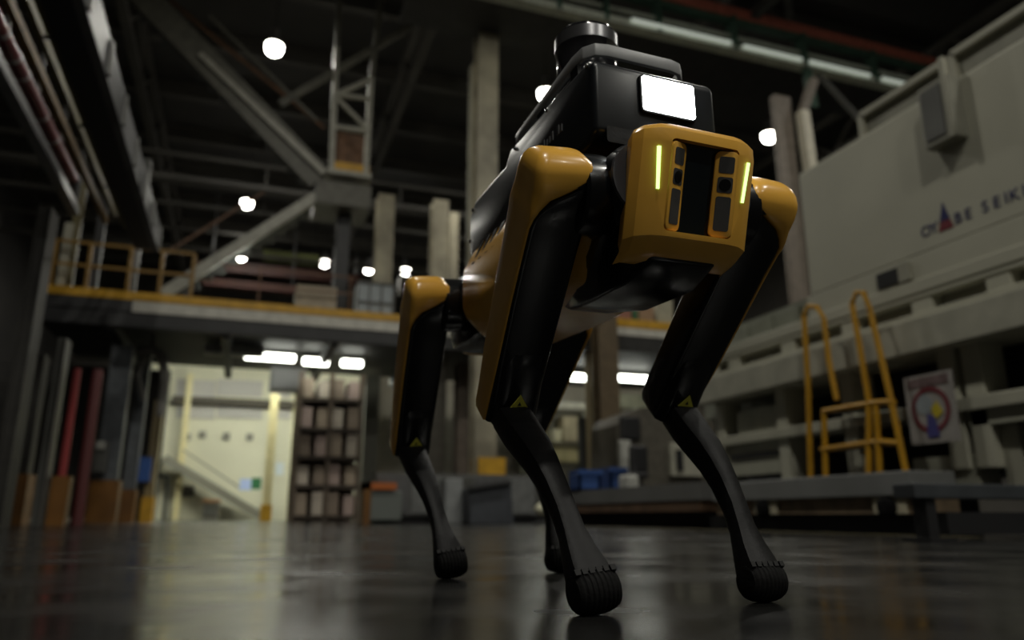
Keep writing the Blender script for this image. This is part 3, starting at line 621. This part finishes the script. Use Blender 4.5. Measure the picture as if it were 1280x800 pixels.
# grey sheet cabinet behind the far end of the machine
t = thing('sheet_cabinet', (5.6, 7, 0), 'grey green sheet metal cabinet beyond the cream machine end', 'cabinet')
sc_ = mat('sheet_greygreen', (.25, .26, .21), .5, noise=.15)
y0, y1 = yE+.05, at(905, 370, 0, 5.0).y
z1 = at(1005, 372, 0, 5.0).z
G().box(5.05, 6.5, y0, y1+.6, 1.2, z1).build('cabinet_body', sc_, t)
for px in (905, 935, 968, 1005, 1030):
    y = at(px, 400, 0, 5.0).y; G().box(5.02, 5.05, y-.35, y-.02, 1.25, z1-.05).build('sheet', sc_, t, bevel=.006)
G().box(5.1, 6.4, y0+.1, y1+.5, 0, 1.2).build('base', VOID(), t)
# ledge the ladder stands on
lg = thing('step_ledge', (4.3, 5, 0), 'grey step ledge on rollers along the foot of the machine', 'platform')
yl0, yl1 = at(1138, 600, 0, 4.2).y, 6.3
G().box(4.2, XM, yl0, yl1, .245, .41).build('ledge_top', mat('ledge_grey', (.23, .235, .23), .5, noise=.2, scale=2), lg, bevel=.01)
G().box(4.245, XM, yl0, yl1, .13, .245).build('ledge_rib', mat('ledge_cream', (.26, .19, .12), .6, noise=.5, scale=5), lg)
G().box(4.3, XM, yl0-.1, yl1+.2, 0, .12).build('ledge_plinth', VOID(), lg)
for px in (955, 1110):
    q = at(px, 628, 0, 4.22)
    G().lathe((4.23, q.y, .175), (-1, 0, 0), [(0, .02), (0, .07), (.05, .07), (.06, .05), (.06, .02)], 18).build('roller', RUB(), lg, 40)
    G().box(4.225, 4.5, q.y-.14, q.y+.14, .13, .24).build('roller_bracket', mat('bracket_cream', (.6, .55, .4), .5), lg)
# long machine foot at the right edge
t = thing('dark_bench', (3.1, 2.4, 0), 'low black steel bench frame at the foot of the machine', 'bench')
q = at(1165, 677, 2, 0); k = (q.x)/4.2
bx = q.x+.12
yb = q.y
def Bq(px, py): return at(px, py, 1, yb)
a = Bq(1142, 604); b = Bq(1300, 622)
bm_ = mat('bench_dark', (.045, .05, .055), .5, noise=.3)
G().box(a.x, a.x+3.0, yb, yb+.13, Bq(1165, 623).z, Bq(1165, 604).z).build('bench_top', bm_, t, bevel=.006)
p = Bq(1165, 623); G().box(p.x-.02, p.x+.04, yb+.02, yb+.1, 0, p.z).build('leg', VOID(), t)
G().box(p.x-.07, p.x+.09, yb-.03, yb+.14, 0, .015).build('foot_plate', VOID(), t)
p2 = Bq(1190, 640); G().box(p2.x, a.x+2.9, yb+.03, yb+.12, .03, p2.z).build('lower_rail', VOID(), t)
p3 = at(1400, 640, 1, yb); G().box(p3.x, p3.x+.06, yb+.02, yb+.1, 0, a.z-.05).build('leg', VOID(), t)
# poster
t = thing('safety_poster', Mq(1165, 555, 4.5), 'white safety poster with red ring hung on the machine front', 'poster')
y0, y1 = Mq(1134, 510, 4.5).y, Mq(1195, 510, 4.5).y; z1, z0 = Mq(1165, 466, 4.5).z, Mq(1165, 554, 4.5).z
G().box(4.5, 4.51, y1, y0, z0, z1).build('sheet', mat('poster_white', (.36, .34, .32), .6, noise=.1), t)
yc, zc = (y0+y1)/2, z0+(z1-z0)*.48; R0 = (y0-y1)*.40
def ring(r0, r1, x, n=32): 
    g = G(); vs = []; fs = []
    for k in range(n): 
        an = 2*math.pi*k/n
        for xx, r in ((x, r0), (x, r1), (x+.004, r1), (x+.004, r0)): vs.append((xx, yc+r*math.cos(an), zc+r*math.sin(an)))
    for k in range(n):
        for j in range(4): fs.append((4*k+j, 4*((k+1) % n)+j, 4*((k+1) % n)+(j+1) % 4, 4*k+(j+1) % 4))
    return g.add(vs, fs)
ring(R0*.8, R0, 4.494).build('printed_ring', mat('poster_red', (.17, .03, .04), .6), t)
G().box(4.495, 4.5, y1+.03, y0-.03, z0+(z1-z0)*.82, z1-.02).build('printed_header', mat('poster_maroon', (.19, .13, .13), .7, noise=.5, scale=40), t)
G().lathe((4.499, yc+.05, zc+.04), (-1, 0, 0), [(0, .07), (.003, .07)], 20).build('printed_disc', mat('poster_grey', (.3, .34, .36), .6), t)
G().prism([(4.496, yc-.02, zc-.08), (4.496, yc-.1, zc-.03), (4.496, yc-.06, zc+.05), (4.496, yc-.01, zc+.01)], (-.003, 0, 0)).build('printed_patch', mat('poster_yellow', (.55, .44, .03), .6), t)
G().prism([(4.495, yc+.05, z0+.04), (4.495, yc-.05, z0+.04), (4.495, yc-.03, zc-.05), (4.495, yc+.03, zc-.03)], (-.003, 0, 0)).build('printed_patch', mat('poster_indigo', (.07, .07, .25), .6), t)
# yellow ladder
ld = thing('step_ladder', Mq(1070, 595, 4.35), 'yellow tubular step ladder with tall hand loops at the machine', 'ladder')
def Lq(px, py, X=4.35): return Mq(px, py, X)
ym = mat('ladder_yellow', (.56, .29, .015), .4, noise=.15)
def lp(pts, name='rail', r=.022): G().tube(pts, r, 8).build(name, ym, ld, 40)
def zfix(p): return V((p.x, p.y, .41))
for pr in ([(1013, 594), (1010, 480), (1005, 395), (1010, 383), (1022, 384), (1030, 400), (1036, 450), (1046, 500)],):
    pp = [Lq(*p) for p in pr]; pp[0] = zfix(pp[0])
    for i in range(4, 8): pp[i] = pp[i]+V((.0, 0, 0))
    lp(pp)
pp = [Lq(*p) for p in [(1086, 594), (1086, 500), (1074, 430), (1065, 380), (1070, 366), (1080, 366), (1088, 390), (1100, 440), (1115, 505), (1133, 594)]]; pp[0] = zfix(pp[0]); pp[-1] = zfix(pp[-1]); lp(pp)
pp = [Lq(*p) for p in [(1032, 594), (1030, 515)]]; pp[0] = zfix(pp[0]); lp(pp, 'leg')
pp = [Lq(*p) for p in [(1100, 594), (1095, 505)]]; pp[0] = zfix(pp[0]); lp(pp, 'leg')
for (p0, p1) in (((1029, 514), (1095, 503)), ((1095, 503), (1118, 502)), ((1027, 562), (1098, 552)), ((1098, 552), (1124, 554))):
    lp([Lq(*p0), Lq(*p1)], 'rung')
for (pa, pb, nm) in (((1029, 514), (1095, 503), 'tread'), ((1027, 562), (1098, 552), 'tread')):
    a, b = Lq(*pa), Lq(*pb); z = (a.z+b.z)/2; G().box(4.36, 4.56, b.y, a.y, z-.015, z).build(nm, DSTEEL(), ld)
# floor marking strip in front of the ledge
mk = solo(G().box(3.75, 3.83, 3.2, 9.0, 0, .002), 'floor_stripe', mat('stripe_ochre', (.16, .13, .05), .7, noise=.5, scale=6), 'worn ochre floor stripe in front of the machine ledge', 'floor marking')
# ================================================================== far hall wall details above the deck
for px0, py0, px1, py1, Y, col, nm, lb, ct in [
    (255, 336, 452, 344, 30, (.07, .022, .016), 'pipe_bundle', 'red brown pipe crossing the far hall above the mezzanine', 'pipe'),
    (330, 312, 398, 330, 34, (.17, .19, .07), 'wall_sheet', 'olive green sheet on the far wall behind the lamps', 'sheet'),
    (255, 347, 372, 366, 28, (.20, .18, .12), 'duct_box', 'dim olive duct box beyond the mezzanine', 'duct'),
    (500, 345, 560, 372, 28, (.13, .11, .08), 'duct_box', 'brown duct box beyond the mezzanine behind the rear hip', 'duct')]:
    g = pbox(px0, py0, px1, py1, Y, .4); t = thing(nm, centred(g), lb, ct); zt2 = max(p.z for p in g.v); xs = (min(p.x for p in g.v)+.2, max(p.x for p in g.v)-.2)
    g.build('casing', mat('far_%d' % px0, col, .6, noise=.4, scale=2), t)
    for x in xs: G().bar((x, Y+.2, zt2), (x, Y+.2, HZ), .04).build('hanger', DSTEEL(), t)
for py, Y, lb in ((190, 22, 'upper'), (225, 24, 'middle'), (283, 27, 'lower')):
    a, b = at(200, py, 1, Y), at(600, py+20, 1, Y)
    t = thing('roof_tie', (a.x, Y, a.z), '%s dim grey tie girder crossing the dark roof space' % lb, 'girder')
    G().bar((HX0, Y, a.z), (9, Y, a.z), .12).build('chord', roofm, t); G().bar((HX0, Y, a.z-.7), (9, Y, a.z-.7), .12).build('chord', roofm, t)
    for k in range(5): G().bar((HX0+1+k*4, Y, a.z), (HX0+1+k*4, Y, a.z-.7), .06).build('batten', roofm, t)

# ================================================================== THE ROBOT
def RX(a): return Matrix.Rotation(a, 4, 'X')
def RY(a): return Matrix.Rotation(a, 4, 'Y')
def RZ(a): return Matrix.Rotation(a, 4, 'Z')
RP = V((.498, 1.151, .5315))
RM = Matrix.Translation(RP) @ RZ(-math.pi/2+.048) @ RY(.006) @ RX(.014)
rb_ = thing('quadruped_robot', (RP.x, RP.y, 0), 'yellow and black four-legged robot with lit lamp box on its back', 'robot')
yel, blk_, drk, rub = YEL(), BLK(), DRK(), RUB()
def part(g, name, m, parent=None, smooth=40, bevel=0, seg=2, M=RM):
    g.xf(M); p = parent or rb_
    if parent: # vertices are world, parent origin sits at rb_.location
        o = g.build(name, m, None, smooth, bevel, seg); o.data.transform(Matrix.Translation(-rb_.location)); o.parent = parent; return o
    return g.build(name, m, rb_, smooth, bevel, seg, origin=rb_.location)
def rr(hx, hy, r, n=3):
    r = min(r, hx*.98, hy*.98); out = []
    for cx, cy, a0 in ((hx-r, hy-r, 0), (-hx+r, hy-r, 90), (-hx+r, -hy+r, 180), (hx-r, -hy+r, 270)):
        for k in range(n+1):
            a = math.radians(a0+90*k/n); out.append((cx+r*math.cos(a), cy+r*math.sin(a)))
    return out
# --- torso
def oct_ring(x, s, zt_=.085, zb_=-.095):
    hw = .115*s
    h = [(hw*.80, zt_), (hw, zt_-.045), (hw, -.045), (hw*.62, zb_)]
    return [V((x, y, z)) for y, z in h]+[V((x, -y, z)) for y, z in reversed(h)]
torso = part(G().loft([oct_ring(-.245, .82, .06, -.06), oct_ring(-.205, 1), oct_ring(0, 1.02, .085, -.1), oct_ring(.205, 1), oct_ring(.25, .8, .06, -.06)]), 'torso', yel, bevel=.012, seg=3)
for k in range(5):
    x = -.15+k*.035
    for s in (-1, 1): part(G().prism([(x, s*.117, .034), (x+.014, s*.117, .034), (x+.026, s*.101, .078), (x+.012, s*.101, .078)], (0, -s*.01, 0)), 'vent_slot', blk_, torso, 30)
part(G().box(-.4, -.2, -.085, .085, -.085, .075), 'rear_core', blk_, bevel=.025)
part(G().box(.2, .365, -.078, .078, -.085, .045), 'front_core', blk_, bevel=.02)
part(G().loft([[V((x, y, z)) for y, z in ((-w, zt_), (w, zt_), (w*.7, zb_), (-w*.7, zb_))] for x, w, zt_, zb_ in ((.08, .05, -.09, -.102), (.17, .078, -.06, -.118), (.29, .08, -.06, -.120), (.350, .066, -.08, -.102))]), 'belly_guard', blk_, bevel=.008)
part(G().loft([[V((x, y, z)) for y, z in ((-w, .0), (-w, .05), (w, .05), (w, 0), (w*.6, -.08), (-w*.6, -.08))] for x, w in ((-.39, .085), (-.43, .07))]), 'rear_shell', yel, bevel=.01)
# --- head shell
def xf_(z): return .405+z*.3
def head_ring(z, s=1, back=0, dep=.05):
    x = xf_(z)-back
    h = [(x-dep, .086*s), (x-.031, .0905*s), (x-.015, .084*s), (x-.004, .066*s), (x-.001, .0475)]
    return [V((a, -b, z)) for a, b in h]+[V((a, b, z)) for a, b in reversed(h)]
head = part(G().loft([head_ring(-.102, .92, .034, .02), head_ring(-.094, .96, .013, .035), head_ring(-.082, 1), head_ring(-.03), head_ring(.03), head_ring(.046, .985, .003), head_ring(.055, .92, .012, .04), head_ring(.059, .84, .026, .03)]), 'head_shell', yel, smooth=28, bevel=.004, seg=2)
TILT = math.atan(.3)
FM = RM @ Matrix.Translation((xf_(-.021), 0, -.021)) @ RY(TILT)   # face frame: x out of the face, z up the face
def fpart(g, name, m, parent, **k): return part(g, name, m, parent, M=FM, **k)
# recess for the camera panel, cut into the shell
cut = fpart(G().prism([(-.017, y, z) for y, z in rr(.0505, .057, .006)], (.05, 0, 0)), 'cutter', blk_, rb_, smooth=None)
cut.location = (0, 0, 0)
bo = head.modifiers.new('recess', 'BOOLEAN'); bo.operation = 'DIFFERENCE'; bo.object = cut; bo.solver = 'EXACT'
bpy.context.view_layer.update()
me2 = bpy.data.meshes.new_from_object(head.evaluated_get(bpy.context.evaluated_depsgraph_get()))
head.modifiers.clear(); head.data = me2; bpy.data.objects.remove(cut)
panel = fpart(G().prism([(-.0175, y, z) for y, z in rr(.0505, .057, .006)], (.002, 0, 0)), 'camera_panel', mat('camera_glass_black', (.006, .010, .012), .15, coat=.5), head, smooth=30)
for s in (-1, 1):
    BMx = FM @ Matrix.Translation((.0015, s*.0498, -.001)) @ RZ(-s*math.radians(24)) @ Matrix.Translation((0, -s*.0155, 0))
    part(G().prism([(-.012, y, z) for y, z in rr(.0152, .0550, .008, 4)], (.012, 0, 0)), 'camera_bezel', yel, head, 30, .0012, M=BMx)
    for z0, z1 in ((.027, .048), (.002, .022), (-.047, -.003)):
        zc_ = (z0+z1)/2
        part(G().prism([(-.001, y, zc_+z) for y, z in rr(.0098, (z1-z0)/2, .003)], (.0016, 0, 0)), 'camera_window', mat('window_smoke', (.07, .07, .07), .25, coat=.4), head, 30, M=BMx)
    part(G().lathe((.0006, 0, .012), (1, 0, 0), [(0, .0075), (.0012, .0075), (.0013, .005)], 16), 'lens', blk_, head, 30, M=BMx)
    fpart(G().prism([(-.0105, s*y, z) for y, z in ((.0615, -.008), (.0655, -.008), (.0690, .044), (.0650, .044))], (.0085, 0, 0)), 'light_bar', mat('bar_glow', (.5, 1, .4), .4, emit=(.52, 1, .30), es=1.9), head, smooth=30)
# --- payload
PY = .006
prof = [(-.03, .070), (-.205, .058), (-.225, .08), (-.225, .155), (-.195, .182), (-.03, .186), (-.005, .207), (.288, .207), (.302, .196), (.302, .09), (.28, .082)]
pay = part(G().prism([(x, -.102+PY, z) for x, z in prof], (0, .204, 0)), 'payload_box', mat('payload_black', (.008, .010, .013), .3, noise=.2, scale=50), bevel=.009, seg=3)
lamp = part(G().prism([(.300, PY+y+.016, .160+z) for y, z in rr(.0465, .030, .006)], (.008, 0, 0)), 'lamp_frame', drk, pay, bevel=.002)
part(G().prism([(.3075, PY+y+.016, .160+z) for y, z in rr(.043, .0265, .004)], (.002, 0, 0)), 'lamp_lens', mat('robot_lamp_glow', (1, 1, 1), .4, emit=(.95, 1, .98), es=35), pay)
part(G().prism([(.3, PY+y, .088+z) for y, z in rr(.085, .012, .004)], (.004, 0, 0)), 'lower_trim', drk, pay)
# faint unreadable grey lettering along the near side: short strokes
gl = mat('faint_lettering', (.10, .10, .105), .5)
random.seed(3)
for k in range(15):
    if k in (2, 10): continue
    x = .20-k*.0105; h = random.choice((.011, .011, .015))
    part(G().box(x-.0032, x+.0032, -.1035+PY, -.102+PY, .1385, .1385+h), 'letter', gl, pay, None)
for x, z in ((.285, .198), (.02, .195), (.15, .2), (-.2, .165), (-.215, .105)):
    part(G().lathe((x, -.102+PY, z), (0, -1, 0), [(0, .004), (.002, .004), (.003, .0025)], 10), 'bolt', mat('bolt_steel', (.6, .6, .6), .25, metal=1), pay)
# carrying frame
rail = G()
def flat(pts, wz, wy):   # flat strip following pts
    rail2 = G()
    rings = []
    for i, p in enumerate(pts):
        p = V(p); d = (V(pts[min(i+1, len(pts)-1)])-V(pts[max(i-1, 0)])); d.z = 0; d.normalize(); n = V((-d.y, d.x, 0))
        rings.append([p+n*a*wy+V((0, 0, b*wz)) for a, b in ((-.5, -.5), (.5, -.5), (.5, .5), (-.5, .5))])
    return rail2.loft(rings)
pts = [(-.005, -.088+PY, .226)]+[(.02+.2*k/3, -.088+PY, .228+.016*k/3) for k in range(4)]
pts += [(.245, -.084+PY, .246), (.258, -.072+PY, .247), (.262, -.055+PY, .247), (.262, .055+PY, .247), (.258, .072+PY, .247), (.245, .084+PY, .246)]
pts += [(.22-.2*k/3, .088+PY, .244-.016*k/3) for k in range(4)]+[(-.005, .088+PY, .226)]
rl_ = part(flat(pts, .020, .007), 'carrying_rail', mat('rail_anodised', (.33, .335, .34), .42, metal=.1, noise=.1, scale=40), bevel=.0015)
for s in (-1, 1):
    for x in (.0, .10, .225): part(G().box(x-.012, x+.012, s*.088+PY-.003, s*.088+PY+.003, .18, .232), 'rail_post', drk, rl_)
part(G().box(.04, .16, -.06+PY, .06+PY, .205, .267), 'lidar_mount', drk, bevel=.01)
li = part(G().lathe((.1, PY, .266), (0, 0, 1), [(0, .05), (.005, .054), (.03, .054), (.033, .0525), (.085, .0525), (.088, .0545), (.112, .0545), (.118, .051), (.119, .03)], 40), 'lidar', mat('lidar_black', (.012, .012, .014), .12, coat=.6), smooth=35)
part(G().lathe((.1, PY, .355), (0, 0, 1), [(0, .0549), (.022, .0549)], 40), 'lidar_band', mat('lidar_silver', (.25, .25, .26), .3, metal=.9), li, 35)
# --- legs
HXo, HYo, LY, L1, L2 = .29785, .055, .110945, .3205, .337
legs = [(1, -1, (.098, .759, -1.445)), (1, 1, (-.018, .798, -1.387)), (-1, -1, (.108, .701, -1.431)), (-1, 1, (-.048, .798, -1.383))]
# (w along the limb, half depth, inner u, outer u, boundary u)
TH = [(0.0595, 0.008, -0.018, 0.02, -0.018), (0.057, 0.018, -0.032, 0.029, -0.032), (0.051, 0.027, -0.041, 0.034, -0.041), (0.043, 0.033, -0.045, 0.037, -0.0455), (0.037, 0.036, -0.046, 0.038, -0.0445), (0.03, 0.038, -0.046, 0.038, -0.038), (0.022, 0.04, -0.046, 0.038, -0.024), (0.013, 0.0405, -0.046, 0.038, -0.008), (0.004, 0.0405, -0.046, 0.038, 0.01), (-0.01, 0.04, -0.046, 0.038, 0.024), (-0.022, 0.039, -0.046, 0.038, 0.0315), (-0.035, 0.0375, -0.046, 0.038, 0.0335), (-0.07, 0.035, -0.046, 0.038, 0.0335), (-0.15, 0.033, -0.046, 0.038, 0.034), (-0.25, 0.031, -0.045, 0.037, 0.033), (-0.315, 0.031, -0.044, 0.036, 0.031), (-0.34, 0.03, -0.043, 0.036, 0.031), (-0.35, 0.026, -0.04, 0.035, 0.03)]
TH = [(*t, t[1]*(1 if t[0] > -.03 else .95 if t[0] > -.1 else .91 if t[0] > -.2 else .86 if t[0] > -.3 else .72)) for t in TH]
for sx, sy, (hx, hy, kn) in legs:
    A = RM @ Matrix.Translation((sx*HXo, sy*HYo, 0)) @ RX(hx)
    # hip
    hip = part(G().lathe((-.055, 0, 0), (1, 0, 0), [(0, .03), (.002, .05), (.012, .056), (.102, .056), (.114, .05), (.116, .03)], 32), 'hip_actuator', blk_, M=A)
    part(G().lathe((.054 if sx < 0 else .059, 0, 0), (1, 0, 0), [(0, .052), (.004, .051), (.0045, .045)], 32), 'hip_ring', mat('hip_ring_grey', (.05, .05, .055), .25), hip, M=A)
    H = A @ Matrix.Translation((0, sy*LY, 0))
    part(G().lathe((0, -sy*.095, 0), (0, sy, 0), [(0, .04), (.006, .05), (.03, .054), (.062, .054), (.066, .05)], 32), 'hip_housing', blk_, hip, M=H)
    T = H @ RY(hy)
    def section(w, hd, u0, u1, r, inset=0):
        c_ = (u0+u1)/2; return [V((b, sy*(c_+a), w)) for a, b in rr((u1-u0)/2, max(hd-inset, .003), r, 4)]
    th = part(G().loft([section(w-(.004 if w > .035 else 0), hd, u0+.001, (ub+.002 if w < .03 else u1-.006), .008, .0006) for w, hd, u0, u1, ub, hc in TH]), 'thigh', blk_, M=T, smooth=50)
    part(G().loft([section(w, hc, ub, u1, .004 if w < -.03 else .013) for w, hd, u0, u1, ub, hc in TH]), 'thigh_cover', yel, th, M=T, smooth=50)
    # knee cap and sticker on the front of the thigh
    part(G().lathe((0, -sy*.028, -L1), (0, sy, 0), [(0, .02), (.003, .031), (.008, .034), (.05, .034), (.055, .03)], 24), 'knee_hub', blk_, th, M=T)
    KF = [(-.225, .024, .030), (-.25, .022, .036), (-.29, .018, .042), (-.325, .012, .0455), (-.343, .012, .0450), (-.349, .014, .042)]
    kf = part(G().loft([[V((t, sy*u, w)) for u, t in ((-.040, t0), (-.040, t1-.010), (-.030, t1-.001), (.012, t1), (.025, t1-.006), (.029, t0))] for w, t0, t1 in KF]), 'knee_fairing', blk_, th, M=T, smooth=35, bevel=.002)
    part(G().prism([(.0425, sy*(-.004), -.290), (.0442, sy*(-.018), -.311), (.0442, sy*.010, -.311)], (.0014, 0, 0)), 'warning_sticker', mat('sticker_yellow', (.62, .60, .08), .4), th, None, M=T)
    part(G().prism([(.0447, sy*(-.004), -.301), (.0452, sy*(-.007), -.307), (.0452, sy*(-.001), -.307)], (.0006, 0, 0)), 'sticker_mark', mat('sticker_mark', (.03, .03, .02), .5), th, None, M=T)
    # shin
    K = T @ Matrix.Translation((0, 0, -L1)) @ RY(kn)
    SH = [(-.026, -.006, .018, .014), (-.016, -.007, .024, .020), (.0, -.009, .0265, .0225), (.04, -.008, .0268, .0240), (.08, -.001, .0255, .0245), (.12, .009, .0230, .0230), (.155, .015, .0195, .0200), (.19, .017, .0165, .0175), (.23, .015, .0150, .0155), (.262, .010, .0165, .015), (.29, .005, .0215, .018), (.312, .003, .0258, .0215), (.325, .001, .0265, .0235)]
    sh_ = part(G().loft([[V((t_+b, sy*a, -s_)) for a, b in rr(hu, hd, hu*.5, 2)] for s_, t_, hu, hd in SH]), 'shin', drk, M=K, smooth=26)
    ft = []
    n = 36
    for k in range(n+1):
        u = -.0285+.057*k/n; q = abs(u)/.0285
        r = .0265*(1-.26*q**3)-(.0012 if k % 4 in (1, 2) else 0)
        if k in (0, n): r = .010
        ft.append((u, r))
    foot = part(G().lathe((0, 0, -L2), (0, 1, 0), ft, 32), 'foot', rub, sh_, M=K, smooth=30)
    # notched collar lip above the tread
    for k in range(6):
        u = -.0235+.0094*k; part(G().box(.017, .0255, u-.0033, u+.0033, -L2+.008, -L2+.0155), 'tread_block', mat('tread_grey', (.011, .011, .011), .65, spec=.25), foot, None, M=K)
